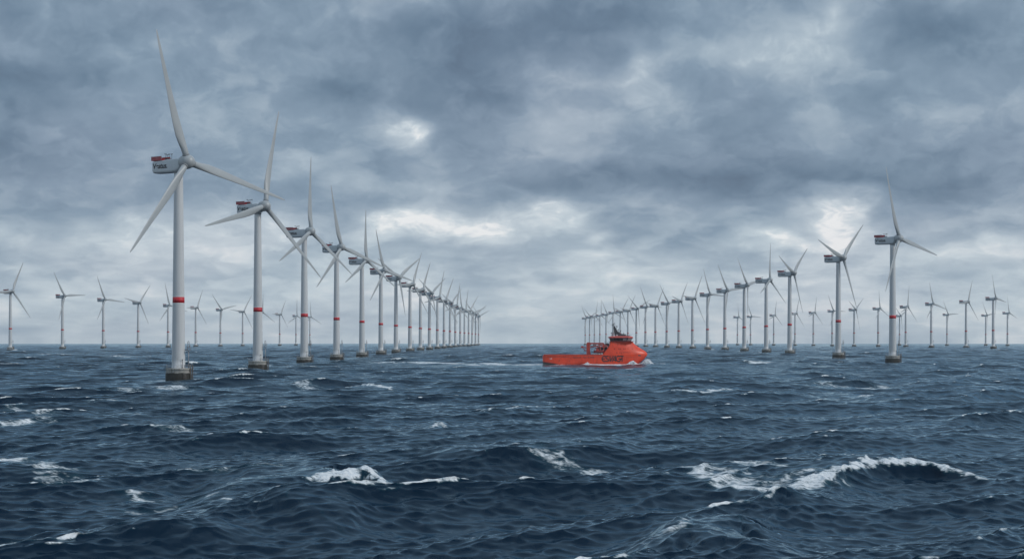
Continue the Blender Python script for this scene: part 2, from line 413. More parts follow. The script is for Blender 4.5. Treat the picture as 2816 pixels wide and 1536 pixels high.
TAU = R_(6); OV = 4.2
def solve_dist(hy):
    D = F * (HUB - EYE) / (Y0 - hy)
    for _ in range(6): D = F * (HUB - D * D / 2 / RE - EYE) / (Y0 - hy)
    return D
TURB_XY = []
def turbine(col, hy, theta, psi, R, label, group):
    D = solve_dist(hy); X = (col - CX) / F * D
    root = empty('wind_turbine', (X, D, -D * D / 2 / RE)); tag(root, label, 'wind turbine', group)
    TURB_XY.append((X, D))
    def part(name, parent=root, local=None):
        o = link(name, PROT[name], parent)
        if local is not None: o.matrix_local = local
        return o
    f = part('foundation')
    if D < 3300:
        part('boat_landing'); part('davit_crane')
    if D < 2300: part('railing', f)
    tw = part('tower'); part('red_band', tw)
    if D < 2300: part('band_edge', tw)
    if D < 1400: part('lamp_post')
    p = R_(psi)
    nm = Matrix.Translation((0, 0, HUB)) @ Matrix.Rotation(p - R_(90), 4, 'Z')
    na = part('nacelle', root, nm)
    if D < 2300: part('yaw_ring', na)
    h = part('hoist_platform', na)
    if D < 2300: part('fence_posts', na); part('wind_mast', na)
    if D < 3300: part('lettering', na)
    n = Vector((math.sin(p) * math.cos(TAU), -math.cos(p) * math.cos(TAU), math.sin(TAU)))
    u = Vector((math.cos(p), math.sin(p), 0))
    v = Vector((-math.sin(p) * math.sin(TAU), math.cos(p) * math.sin(TAU), math.cos(TAU)))
    c = Vector((0, 0, HUB)) + n * OV
    def frame(a, b_, c_, o): return Matrix(((a.x, b_.x, c_.x, o.x), (a.y, b_.y, c_.y, o.y), (a.z, b_.z, c_.z, o.z), (0, 0, 0, 1)))
    part('spinner', root, frame(n, u, v, c))
    for k in range(3):
        a = R_(theta + 120 * k)
        cone = R_(2)
        zz = (v * math.cos(a) + u * math.sin(a)) * math.cos(cone) + n * math.sin(cone)
        xx = u * math.cos(a) - v * math.sin(a)
        yy = zz.cross(xx)
        if yy.dot(n) < 0: yy = -yy
        bl = part('blade', root, frame(-xx, yy, zz, c) @ Matrix.Diagonal((1, 1, R / 42.0, 1)))
        if D < 1400: part('blade_bearing', bl)
    return root
# columns: photo column of the tower, photo row of the hub, rotor angle, yaw, blade length
FRONT = [(491, 450.4, 104, 54, 43.0), (709, 569.5, 15, 57, 43.5), (836.9, 638.2, 4, 63, 40.0), (925.6, 681.5, 108, 54, 39.0), (995.3, 716.8, 2, 60, 37.0),
 (1047.4, 745.4, 104, 54, 36.0), (1088.8, 764.4, 58, 54, 36.0), (1127.4, 782.5, 28, 60, 38.0), (1156.2, 797.0, 26, 57, 36.0), (1181.0, 806.4, 58, 60, 36.0),
 (1202.8, 817.8, 18, 54, 39.0), (1221.0, 826.3, 30, 54, 39.0), (1237.4, 832.7, 52, 60, 36.0), (1252.1, 840.2, 14, 50, 40.0), (1265.6, 846.6, 114, 50, 40.0),
 (1277.3, 851.9, 12, 50, 40.0), (1288.7, 855.1, 40, 50, 40.0), (1298.5, 860.5, 74, 50, 40.0), (1307.7, 864.1, 58, 50, 40.0), (1316.0, 869.0, 70, 54, 39.0)]
RIGHT = [(2454.8, 658.0, 102, 51, 42.0), (2305.3, 710.4, 48, 48, 36.5), (2171.6, 751.7, 52, 57, 36.0), (2106.9, 770.6, 8, 60, 37.0), (2046.5, 784.7, 80, 57, 36.0),
 (1993.2, 799.2, 86, 51, 36.0), (1945.6, 809.8, 94, 54, 36.0), (1904.2, 820.2, 34, 54, 39.0), (1866.4, 828.0, 40, 60, 37.0), (1833.5, 834.0, 82, 48, 38.0),
 (1802.4, 840.8, 36, 54, 39.0), (1775.0, 843.4, 92, 48, 39.0), (1749.9, 848.5, 66, 50, 40.0), (1726.7, 853.6, 36, 54, 39.0), (1705.8, 857.0, 42, 54, 39.0),
 (1685.7, 859.6, 114, 54, 39.0), (1666.7, 864.4, 84, 54, 39.0), (1649.8, 867.3, 4, 54, 39.0), (1634.8, 869.8, 16, 54, 39.0), (1621.4, 871.5, 64, 54, 39.0),
 (1609.6, 875.0, 90, 48, 39.0)]
LBACK = [(28.5, 801.2, 26, 54, 39.0), (171.8, 814.0, 88, 60, 37.0), (284.0, 824.0, 96, 57, 37.0), (379.9, 832.3, 40, 57, 36.0), (462.1, 839.6, 106, 54, 39.0),
 (538.2, 845.4, 28, 63, 36.0), (606.3, 851.2, 78, 54, 39.0), (667.3, 856.1, 34, 50, 40.0), (719.3, 859.0, 4, 54, 39.0), (769.2, 863.8, 30, 60, 36.0),
 (814.0, 868.3, 2, 50, 40.0), (852.3, 871.6, 118, 54, 39.0)]
RBACK = [(2028.1, 871.6, 112, 60, 36.0), (2064.1, 870.2, 94, 45, 36.0), (2127.7, 866.8, 14, 51, 36.0), (2186.3, 861.9, 22, 50, 40.0), (2236.8, 859.4, 16, 51, 36.0),
 (2288.6, 855.1, 92, 42, 36.0), (2348.8, 851.2, 56, 54, 39.0), (2415.0, 848.3, 116, 54, 37.0), (2473.8, 868.1, 66, 50, 40.0), (2490.7, 843.4, 14, 54, 39.0),
 (2560.9, 835.7, 106, 42, 36.0), (2604.3, 864.7, 88, 42, 36.0), (2656.6, 829.7, 24, 48, 36.0), (2710.8, 866.8, 84, 48, 39.0), (2731.3, 821.1, 98, 57, 36.0),
 (2770.6, 860.4, 108, 54, 39.0)]
ORD = ['first', 'second', 'third', 'fourth', 'fifth', 'sixth', 'seventh', 'eighth', 'ninth', 'tenth', 'eleventh', 'twelfth', 'thirteenth',
       'fourteenth', 'fifteenth', 'sixteenth', 'seventeenth', 'eighteenth', 'nineteenth', 'twentieth']
def pose(theta):
    a = (theta + 60) % 120 - 60          # blade nearest to upright, degrees clockwise
    if abs(a) < 10: return 'one blade upright'
    if abs(a) > 50: return 'one blade straight down'
    return 'top blade tilting ' + ('toward the ship' if False else ('clockwise' if a > 0 else 'anticlockwise'))
for i, t in enumerate(FRONT):
    if i == 0: lab = 'largest white turbine of all, tall red-banded tower with the biggest black lettering'
    elif i == len(FRONT) - 1: lab = 'smallest turbine ending the long row that starts at the largest one'
    elif i < 6: lab = f'red-banded turbine {ORD[i]} in the row led by the largest, {pose(t[2])}'
    else: lab = f'{"pale" if i < 11 else "faint hazy"} turbine {ORD[i]} in the row led by the largest, {pose(t[2])}'
    turbine(*t, lab, 'turbines of the row led by the largest')
for i, t in enumerate(RIGHT):
    if i == 0: lab = 'red-banded turbine leading the row behind the ship, its biggest, one blade upright'
    elif i == len(RIGHT) - 1: lab = 'faint turbine rising over the ship crane, last of the row behind the ship'
    elif i < 8: lab = f'red-banded turbine {ORD[i]} from the big end of the ship row, {pose(t[2])}'
    else:
        j = len(RIGHT) - 1 - i
        lab = f'hazy grey turbine, {ORD[j]} from the far small end of the row behind the ship' if j < 8 else f'pale turbine, {ORD[i]} in the row behind the ship from its big end'
    turbine(*t, lab, 'turbines of the row behind the ship')
LB = ['distant turbine cut by the photo edge, beside open water, top blade tilting clockwise',
      'distant turbine alone, second from the photo edge, one blade level over the sea',
      'distant turbine alone, third from the photo edge, blade tip nearly touching its neighbour',
      'distant turbine alone, fourth from the photo edge, blade reaching back to its neighbour',
      'distant turbine half hidden by the largest tower, hub just beside its red band',
      'distant turbine first past the largest tower, one blade level toward that tower',
      'distant turbine with rotor like a V, midway between the two biggest towers',
      'small distant turbine beside the second biggest tower, lower blades almost edge on',
      'distant turbine whose tower hides behind the second biggest tower, blade peeping out',
      'small hazy turbine in the middle between second and third biggest towers',
      'small hazy turbine just before the third biggest tower of the long row',
      'small hazy turbine just past the third biggest tower of the long row']
for t, lab in zip(LBACK, LB): turbine(*t, lab, 'distant turbines beyond the long row')
RB = ['faint small turbine just before the fifth tower of the row behind the ship',
      'faint small turbine with one level blade, between fifth and fourth towers behind the ship',
      'faint small turbine just past the fourth tower of the row behind the ship',
      'faint small turbine nearly hidden behind the third tower of the ship row',
      'small distant turbine alone in the gap between third and second towers behind the ship',
      'small distant turbine just before the second tower of the row behind the ship',
      'small distant turbine with Y rotor just past the second tower behind the ship',
      'small distant turbine standing just before the biggest tower of the ship row',
      'faint tiny turbine right against the biggest tower of the ship row',
      'distant turbine with one blade upright just past the biggest tower behind the ship',
      'distant turbine second past the biggest ship-row tower, lower blade over a faint neighbour',
      'faint small turbine under the long blade tip of its bigger neighbour',
      'distant turbine third past the biggest ship-row tower, top blade tilting clockwise',
      'faint small turbine close beside the last tall distant one near the photo edge',
      'tall distant turbine near the photo edge, upright blade, one blade level',
      'small distant turbine last before the photo edge on the ship side']
for t, lab in zip(RBACK, RB): turbine(*t, lab, 'distant turbines beyond the ship row')

# ------------------------------------------------------------------ offshore service ship (local x from stern to bow, z from the waterline)
def hull_paint():
    m = bpy.data.materials.new('orange_red_hull_paint'); m.use_nodes = True
    t = m.node_tree; q = NG(t); b = t.nodes['Principled BSDF']
    b.inputs['Roughness'].default_value = .38
    co = q.n('ShaderNodeTexCoord').outputs['Object']; z = q.sep(co)[2]; x = q.sep(co)[0]
    n = q.noise(q.v('MULTIPLY', co, (.5, .5, .25)), .8, 6, .6)
    c = q.mix(q.mr(n, .35, .7), (.78, .058, .009, 1), (.62, .042, .008, 1))
    st = q.noise(q.v('MULTIPLY', co, (1.6, 1.6, .12)), 1.2, 5, .6)
    c = q.mix(q.m('MULTIPLY', q.mr(st, .56, .72), .35), c, (.22, .03, .015, 1))
    boot = q.m('MULTIPLY', q.mr(q.m('ADD', z, q.m('MULTIPLY', x, .16)), 2.1, 1.2), q.mr(x, 10.0, 6.0))            # black tarred patch low on the stern
    c = q.mix(boot, c, (.02, .015, .015, 1))
    plate = q.m('LESS_THAN', q.m('ABSOLUTE', q.m('SUBTRACT', q.m('MODULO', q.m('ADD', x, 50.0), 4.2), 2.0)), .04)
    c = q.mix(q.m('MULTIPLY', plate, .25), c, (.25, .02, .01, 1))
    q.put(b.inputs['Base Color'], c); return m
M['hull'] = hull_paint()
M['rail'] = material('weathered_red_rubbing_strake', (.42, .06, .045), .6)
M['roof'] = material('sun_faded_red_roof', (.60, .10, .08), .5)
M['crane'] = material('crane_red', (.48, .05, .03), .45, noise=dict(scale=1, color=(.30, .03, .02), amt=.6))
M['deck'] = material('green_deck_paint', (.06, .09, .07), .8, noise=dict(scale=2, color=(.10, .08, .06)))
M['glass'] = material('dark_bridge_glass', (.012, .014, .016), .12, spec=.7)
M['painted_light_glass'] = material('bridge_glass_painted_light', (.42, .44, .46), .2, spec=.6, noise=dict(scale=3, color=(.12, .13, .14), amt=.9))  # sky reflection and light through the panes, painted into the base colour
M['port'] = material('porthole_glass', (.05, .012, .012), .2)
M['offwhite'] = material('off_white_plastic', (.62, .63, .64), .5)

SHIP_X, SHIP_D = 16.1, 950.0
ship = empty('service_ship', (SHIP_X, SHIP_D, -SHIP_D ** 2 / 2 / RE - .05)); tag(ship, 'orange-red offshore service ship with black lettering steaming between the turbine rows', 'ship')
ZE = [(-3, 47.0), (-2, 48.0), (0, 49.8), (1, 50.9), (2, 52.0), (3, 53.0), (4, 53.9), (5, 54.5), (5.6, 54.6), (6.4, 54.2), (7.2, 53.2), (8.4, 51.3), (9.6, 49.3), (10.6, 48.0), (11.4, 47.3), (12.1, 47.0)]
def interp(tab, z):
    for (a, va), (b, vb) in zip(tab[:-1], tab[1:]):
        if z <= b: return va + (vb - va) * max(0, (z - a)) / (b - a)
    return tab[-1][1]
XA = [(-3, 1.6), (0, .35), (1, .05), (4.4, 0.0), (5.2, .45), (5.21, 31.0), (6.3, 31.7), (8.2, 33.4), (9.9, 34.5), (10.8, 34.9), (12.1, 35.1)]
def beam(x, z):
    xe = interp(ZE, z); xs = 30.0
    b = 6.5
    if x < 6: b *= 1 - .10 * ((6 - x) / 6) ** 2
    if x > xs:
        t = min(1, (x - xs) / (xe - xs)); b *= max(0, 1 - t ** 2.4) ** .62
    if z < 1: b *= 1 - .045 * (1 - z) ** 1.2
    if z > 5.2: b *= 1 - .24 * ((z - 5.2) / 6.9) ** 1.1
    return b
def shell(zs, nx):
    """port and starboard sides with the closing strip at the stern, as one skin"""
    b = MB(); rings = []
    for z in zs:
        x0, x1 = interp(XA, z), interp(ZE, z); side = []
        for i in range(nx + 1):
            u = i / nx; u = 1 - (1 - u) ** 1.5
            x = x0 + (x1 - x0) * u; side.append((x, beam(x, z), z))
        ring = [(x, -y, zz) for x, y, zz in side] + [p for p in side[::-1]][1:]
        rings.append(ring)
    b.loft(rings, True, False, True)
    return b, rings
zs = [-3, -2, -1, 0, .6, 1.2, 2, 2.8, 3.6, 4.4, 5.0, 5.2]
b, rings = shell(zs, 56); hull = b.obj('hull', M['hull'], ship)
b = MB(); top = [(x * .994 + .1, y * .985, 4.25) for x, y, z in rings[-1]]; b.add(top, [tuple(range(len(top)))]); b.obj('deck', M['deck'], ship)
zs = [5.21, 5.6, 6.4, 7.2, 8.2, 9.2, 10.0, 10.8, 11.4, 11.9, 12.1]
b, rings = shell(zs, 48)
b.add(rings[-1], [tuple(range(len(rings[-1])))])
b.obj('deckhouse', M['hull'], ship)
# long rub rail and bulwark cap
b = MB()
pts = [(x, -beam(x, 5.2) - .02, 5.2) for x in np.linspace(.6, 31, 24)]
b.path(pts, .13, 6); b.path([(x, -y, z) for x, y, z in pts], .13, 6)
b.obj('bulwark_cap', M['rail'], ship)
b = MB()
pts = [(x, -beam(x, 3.9) - .03, 3.9) for x in np.linspace(.4, 48, 40)]
b.path(pts, .07, 5); b.obj('rubbing_strake', M['rail'], ship)
# bridge: flared window band on the deckhouse, roof above
def ringpts(xa, xb, w, z, c1=1.0, c2=2.4):
    return [(xa + c1, -w, z), (xb - c2, -w, z), (xb, -w + c2, z), (xb, w - c2, z), (xb - c2, w, z), (xa + c1, w, z), (xa, w - c1, z), (xa, -w + c1, z)]
b = MB(); b.loft([ringpts(34.6, 47.6, 5.3, 12.1), ringpts(34.4, 47.8, 5.4, 12.24)], False); b.obj('bridge_deck', M['rail'], ship)
br = MB(); br.loft([ringpts(35.4, 45.9, 4.3, 12.24), ringpts(34.8, 46.9, 5.0, 13.95)], False); bridge = br.obj('bridge', M['dark'], ship)
def pane(xa, xb, mat, sy=-1):
    q = MB()
    def P(x, f): return (x + (x - 41) * .035 * f, sy * (4.3 + .7 * f + .02), 12.24 + 1.71 * f)
    q.add([P(xa, .16), P(xb, .16), P(xb, .86), P(xa, .86)], [(0, 1, 2, 3)])
    o = q.obj('window', mat, bridge)
    if mat is M['painted_light_glass']: o['label'] = 'window with painted pale reflection'
for sy in (-1, 1):
    for k in range(6): pane(36.5 + k * 1.02, 37.4 + k * 1.02, M['glass'] if k < 5 else M['painted_light_glass'], sy)
    pane(42.7, 43.4, M['painted_light_glass'], sy)
q = MB()
for k in range(3):    # chamfer and front windows
    pass
def P2(t, f):  # along the near front chamfer
    lo = (Vector((43.5, -4.3, 12.24)), Vector((45.9, -1.9, 12.24))); hi = (Vector((44.5, -5.0, 13.95)), Vector((46.9, -2.6, 13.95)))
    a = lo[0].lerp(lo[1], t); c = hi[0].lerp(hi[1], t); return a.lerp(c, f) + Vector((.02, -.02, 0))
for t0, t1 in ((.06, .3), (.36, .62), (.68, .94)):
    q = MB(); q.add([P2(t0, .16), P2(t1, .16), P2(t1, .86), P2(t0, .86)], [(0, 1, 2, 3)]); q.obj('window', M['painted_light_glass'], bridge)['label'] = 'window with painted pale reflection'
for k in range(3):
    q = MB(); y0 = -1.8 + k * 1.25
    q.add([(46.1 + .02, y0, 12.5), (46.1 + .02, y0 + 1.1, 12.5), (46.75, y0 + 1.1, 13.7), (46.75, y0, 13.7)], [(0, 1, 2, 3)]); q.obj('window', M['glass'], bridge)
b = MB(); b.loft([ringpts(34.2, 47.0, 5.1, 13.95), ringpts(34.3, 46.9, 5.15, 14.45), ringpts(35.6, 45.9, 4.5, 14.85)], False); b.obj('bridge_roof', M['roof'], ship)
# mast: raked dark mast house with poles, radars and aerials
b = MB()
b.prism([(37.9, 14.8), (46.0, 14.8), (44.4, 15.3), (42.5, 15.95), (40.4, 16.1), (40.0, 16.9), (39.1, 17.3), (38.2, 18.9), (37.7, 19.9), (37.1, 20.0), (37.2, 18.6), (37.6, 16.4)], -1.0, 1.0)
mast = b.obj('mast', M['dark'], ship)
b = MB()
for (x0, z0, x1, z1, r) in ((37.6, 15, 36.9, 21.3, .14), (37.9, 17, 37.6, 21.8, .12), (36.8, 14.8, 36.9, 19.5, .08), (38.4, 18.5, 38.6, 20.2, .09), (39.6, 17.0, 39.5, 18.3, .08),
                          (40.9, 16, 40.7, 17.6, .1), (42.2, 15.9, 42.0, 17.0, .06), (43.4, 15.4, 43.3, 16.3, .05), (44.4, 15.1, 44.5, 16.2, .05), (45.2, 14.9, 45.2, 15.8, .05), (46.0, 14.8, 46.1, 15.6, .04),
                          (35.9, 14.85, 35.9, 16.4, .07), (37.55, 21.5, 37.55, 22.4, .04), (36.3, 14.8, 37.3, 17.2, .07)):
    b.tube((x0, 0, z0), (x1, 0, z1), r, n=6)
for (x, z, l) in ((36.9, 20.7, 1.1), (37.3, 21.4, .5), (37.2, 20.0, 1.0), (36.2, 16.3, .8), (39.2, 17.9, .45), (38.9, 19.6, .5)):
    b.box((x - l, -.5, z - .09), (x + l * .3, .5, z + .09))
for (x, z) in ((36.4, 20.9), (38.7, 20.2), (39.5, 18.3), (40.7, 17.6), (36.0, 16.5)): b.box((x - .22, -.22, z - .2), (x + .22, .22, z + .2))
b.obj('aerials', M['dark'], mast)
b = MB()
for (x, y, z, r) in ((38.6, -1.6, 15.3, .42), (42.4, -1.2, 16.4, .3), (43.6, -1.6, 15.4, .35)):
    b.lathe([(0, z - r), (r * .7, z - r), (r, z), (r * .8, z + r * .6), (r * .4, z + r * .92), (0, z + r)], 14)
    b.V[-14*6:] = [(vx + x, vy + y, vz) for vx, vy, vz in b.V[-14*6:]]
b.obj('radome', M['offwhite'], mast)
b = MB()
for sy in (-1, 1):
    for k in range(16):
        x = 36 + k * .64; b.tube((x, sy * 4.4, 14.8), (x, sy * 4.4, 15.6), .03, n=4)
    b.tube((36, sy * 4.4, 15.6), (45.6, sy * 4.4, 15.6), .03, n=4); b.tube((36, sy * 4.4, 15.2), (45.6, sy * 4.4, 15.2), .02, n=4)
b.obj('roof_railing', M['galv'], ship)
# crane gantry and boat davit amidships
b = MB()
b.box((22.7, -4.6, 4.25), (24.5, -3.2, 11.2)); b.box((22.9, -4.4, 11.2), (24.4, -3.4, 11.65)); b.prism([(24.4, 4.3), (25.2, 4.3), (24.4, 7.5)], -4.4, -3.4)
b.obj('crane_post', M['crane'], ship)
b = MB()
b.box((24.3, -4.4, 10.7), (31.2, -3.4, 11.45)); b.prism([(30.2, 11.45), (31.4, 11.45), (31.9, 10.9), (31.9, 8.9), (31.0, 8.9), (31.0, 10.7), (30.2, 10.7)], -4.5, -3.3)
b.tube((24.4, -4, 8.9), (30.8, -4, 10.4), .24, n=8); b.tube((24.5, -3.7, 9.7), (29.2, -3.7, 10.0), .13, n=6)
b.box((27.4, -4.5, 10.55), (28.6, -4.45, 10.75))
b.obj('crane_boom', M['crane'], ship)
b = MB()
b.tube((22.8, -4, 8.9), (20.3, -4, 9.2), .2, n=8); b.box((19.8, -4.5, 8.8), (21.0, -3.5, 9.65)); b.tube((20.7, -4, 8.8), (21.9, -4, 7.4), .13, n=6); b.tube((21.4, -4, 7.3), (22.8, -4, 7.6), .16, n=6)
b.tube((21.6, -4, 7.2), (22.8, -4, 7.15), .1, n=6); b.tube((21.7, -4, 8.9), (21.5, -4, 7.4), .07, n=5)
b.obj('crane_arm', M['crane'], ship)
b = MB()
for x in (27.6, 29.4, 31.2):
    b.tube((x, -5.2, 4.25), (x + .5, -5.2, 9.4), .16, n=7); b.tube((x + .5, -5.2, 9.4), (x - .9, -5.2, 9.9), .13, n=6)
b.tube((27, -5.2, 8.6), (33.6, -5.2, 9.6), .18, n=7); b.tube((28.0, -5, 9.7), (33.2, -5, 10.4), .13, n=6)
b.obj('boat_davit', M['crane'], ship)
b = MB()
for k in range(5): b.tube((31.9 + k * .62, -4.2, 10.6), (31.9 + k * .62, -4.2, 11.9), .05, n=5)
b.tube((31.9, -4.2, 11.9), (34.5, -4.2, 11.9), .05, n=5); b.box((31.8, -4.4, 9.6), (34.6, 3, 10.3)); b.box((32.6, -4.0, 10.3), (34.4, -2.6, 11.2))
for k in range(7): b.tube((25.7 + k * .85, -5.4, 4.3), (25.7 + k * .85, -5.4, 6.3), .05, n=5)
b.tube((25.7, -5.4, 6.3), (31.0, -5.4, 6.3), .05, n=5)
b.obj('deck_railing', M['dark'], ship)
b = MB()
for k, x in enumerate((26.3, 27.7, 29.1, 30.4)):
    b.lathe([(0, -.6), (.3, -.6), (.42, -.5), (.42, .5), (.3, .6), (0, .6)], 12, 'x'); b.V[-72:] = [(vx + x, vy - 5.6, vz + 5.62) for vx, vy, vz in b.V[-72:]]
b.obj('liferaft_canisters', M['offwhite'], ship)
b = MB(); b.box((25.9, -5.2, 4.25), (31.5, -3.6, 5.1)); b.box((12, -2.2, 4.25), (15, .5, 5.0)); b.box((28.6, -1, 4.25), (33.5, 3, 9.4)); b.obj('deck_housing', M['dark'], ship)
# rescue boat hanging in its davit
rb = empty('rescue_boat', (SHIP_X + 28.9, SHIP_D - 5.9, -SHIP_D ** 2 / 2 / RE + 6.35)); tag(rb, 'small red rescue boat hung beside the crane on the orange-red ship', 'rescue boat')
b = MB(); rings = []
for x, w, z0, z1 in ((-2.6, .55, .1, .95), (-2.4, .75, -.1, 1.0), (-1, .95, -.2, 1.0), (1, .95, -.15, 1.05), (2.2, .55, .15, 1.25), (2.9, .08, .75, 1.4)):
    rings.append([(x, -w, z1), (x, -w * .95, (z0 + z1) / 2), (x, -w * .45, z0 + .05), (x, 0, z0), (x, w * .45, z0 + .05), (x, w * .95, (z0 + z1) / 2), (x, w, z1), (x, 0, z1 - .1)])
b.loft(rings); b.obj('boat_hull', material('rescue_boat_red', (.26, .02, .02), .5), rb)
b = MB(); b.box((-1.4, -.5, .95), (.2, .5, 1.9)); b.tube((-2.2, 0, .9), (-2.2, 0, 2.2), .06, n=6); b.obj('console', M['crane'], rb)
# portholes
for (x, z) in ((38.9, 10.5), (40.6, 10.5), (42.9, 10.45), (45.3, 10.75), (37.0, 8.3), (39.4, 8.3), (40.2, 8.3), (41.9, 8.3), (42.7, 8.3), (44.2, 8.3), (46.5, 8.3), (49.0, 8.7), (38.3, 6.3), (39.9, 6.25), (40.7, 6.25)):
    y = -beam(x, z) - .03
    q = MB(); q.tube((0, .12, 0), (0, -.03, 0), .2, n=14); o = q.obj('porthole', M['port'], ship); o.location = (x, y, z)
q = MB(); q.box((-.75, -.06, -.28), (.75, .1, .28)); o = q.obj('anchor_pocket', M['dark'], ship); o.location = (50.3, -beam(50.3, 4.8) - .02, 4.85); o.rotation_euler = (0, 0, R_(24))
for (x, z, w, h) in ((8.4, 2.2, .22, .8), (13.6, 2.0, .2, .45), (39.6, 1.2, .2, .4)):
    q = MB(); q.box((-w / 2, -.03, -h / 2), (w / 2, .1, h / 2)); o = q.obj('hull_opening', M['dark'], ship); o.location = (x, -beam(x, z) - .02, z); o.rotation_euler = (0, R_(14), 0)
# lettering, bent to the hull side
def wrap(me, x0, z0):
    for v in me.vertices:
        X = x0 + v.co.x; Z = z0 + v.co.z; v.co = (X, -beam(X, Z) - .05 + v.co.y * .4, Z)
    me.update()
def stroke_letters():
    """the wide joined capitals on the bow, as thick strokes in a unit-high box"""
    def arc(cx, cz, rx, rz, a0, a1, n=18): return [(cx + rx * math.cos(R_(a0 + (a1 - a0) * k / n)), cz + rz * math.sin(R_(a0 + (a1 - a0) * k / n))) for k in range(n + 1)]
    L = []
    L.append(arc(.50, .5, .42, .42, 55, 305)); L.append([(.10, .47), (.56, .47)])
    L.append(arc(.98, .70, .25, .22, 40, 180)[:-1] + [(.74, .64), (.80, .55), (1.10, .40), (1.20, .30)] + arc(.96, .27, .25, .20, 5, -150))
    L.append([(1.44, .97), (1.47, .04)]); L.append([(1.47, .04), (2.02, .97)])
    L.append([(1.80, .04), (2.36, .97)]); L.append([(2.36, .97), (2.42, .04)]); L.append([(2.06, .27), (2.40, .27)])
    L.append(arc(2.90, .5, .40, .42, 62, 330)); L.append([(2.90, .47), (3.50, .47)]); L.append([(3.26, .44), (3.18, .22)])
    L.append([(3.10, .90), (3.76, .90)]); L.append([(3.52, .95), (3.50, .03)])
    return L
b = MB()
Wd, k = .165, 1
for ki, path in enumerate(stroke_letters()):
    pts = [Vector((x, 0, z)) for x, z in path]; left = []; right = []
    for i, p in enumerate(pts):
        d = (pts[min(i + 1, len(pts) - 1)] - pts[max(i - 1, 0)]).normalized(); nn = Vector((-d.z, 0, d.x)) * Wd / 2
        left.append(p + nn); right.append(p - nn)
    # bevel sharp corners by plain quads per segment
    off = -.004 * ki
    b.add([(v.x, off, v.z) for v in left + right], [(i, i + 1, len(pts) + i + 1, len(pts) + i) for i in range(len(pts) - 1)])
me = b.mesh('lettering', M['ink'])
for v in me.vertices: v.co = ((v.co.x - 1.85) * 3.05, v.co.y, (v.co.z - .5) * 3.25)
wrap(me, 36.0, 3.15); o = link('lettering', me, ship); o['label'] = 'large joined black capitals'
for body, size, x, z, mat, sp in (('S Jernruud', .95, 17.6, 3.85, M['ink'], 1.0), ('Tare', .9, 21.6, 3.85, M['ink'], 1.0), ('O AEN', 1.05, 24.9, 3.85, M['ink'], 1.05),
                             ('IMO No', .75, 3.6, 4.35, M['dark'], 1.4), ('DEEP SEA SUPPLY', .6, 9.2, 4.35, M['port'], 1.3), ('LR', .9, 4.1, 3.2, M['white'], 1.3), ('ESVAGT', .42, 47.0, 6.3, M['port'], 1.5)):
    if body in ('IMO No', 'DEEP SEA SUPPLY', 'ESVAGT'): continue
    me = text_mesh(body, size, 0, .01, .02, sp); me.materials.append(mat); wrap(me, x, z); link('lettering', me, ship)
b = MB()
for x0, x1, z in ((2.1, 4.6, 4.25), (5.0, 8.6, 4.25), (9.2, 13.2, 4.2)):     # worn dark draught and name line under the rail, unreadable in the photo
    n = 20; xs_ = np.linspace(x0, x1, n)
    for i in range(0, n - 1, 2):
        h = .34 if (i // 2) % 3 else .5
        b.add([(xs_[i], -beam(xs_[i], z) - .03, z - .16), (xs_[i + 1], -beam(xs_[i + 1], z) - .03, z - .16), (xs_[i + 1], -beam(xs_[i + 1], z + h) - .03, z + h - .2), (xs_[i], -beam(xs_[i], z + h) - .03, z + h - .2)], [(0, 1, 2, 3)])
for xs_ in np.arange(41.5, 50.5, .42):
    z = 6.35; b.add([(xs_, -beam(xs_, z) - .03, z - .13), (xs_ + .3, -beam(xs_ + .3, z) - .03, z - .13), (xs_ + .3, -beam(xs_ + .3, z + .2) - .03, z + .13), (xs_, -beam(xs_, z + .2) - .03, z + .13)], [(0, 1, 2, 3)])
b.obj('worn_marks', M['port'], ship)

# ------------------------------------------------------------------ sea
rng = np.random.default_rng(11)
def vnoise(x, y, seed=0):
    """smooth value noise, about 0..1"""
    xi = np.floor(x).astype(np.int64); yi = np.floor(y).astype(np.int64)
    xf = (x - xi).astype(np.float32); yf = (y - yi).astype(np.float32)
    u = xf * xf * (3 - 2 * xf); v = yf * yf * (3 - 2 * yf)
    def h(a, b):
        n = (a * 374761393 + b * 668265263 + seed * 1442695041) & 0xFFFFFFFF
        n = ((n ^ (n >> 13)) * 1274126177) & 0xFFFFFFFF
        n = n ^ (n >> 16)
        return (n & 0xFFFF).astype(np.float32) / 65535.0
    return (h(xi, yi) * (1 - u) + h(xi + 1, yi) * u) * (1 - v) + (h(xi, yi + 1) * (1 - u) + h(xi + 1, yi + 1) * u) * v
def fbm(x, y, oct=4, seed=0, gain=.5):
    a = 1.0; t = 0; s = 0
    for o in range(oct):
        s = s + a * vnoise(x, y, seed + o); t += a; a *= gain; x = x * 2.03 + 17.1; y = y * 2.03 + 5.7
    return s / t

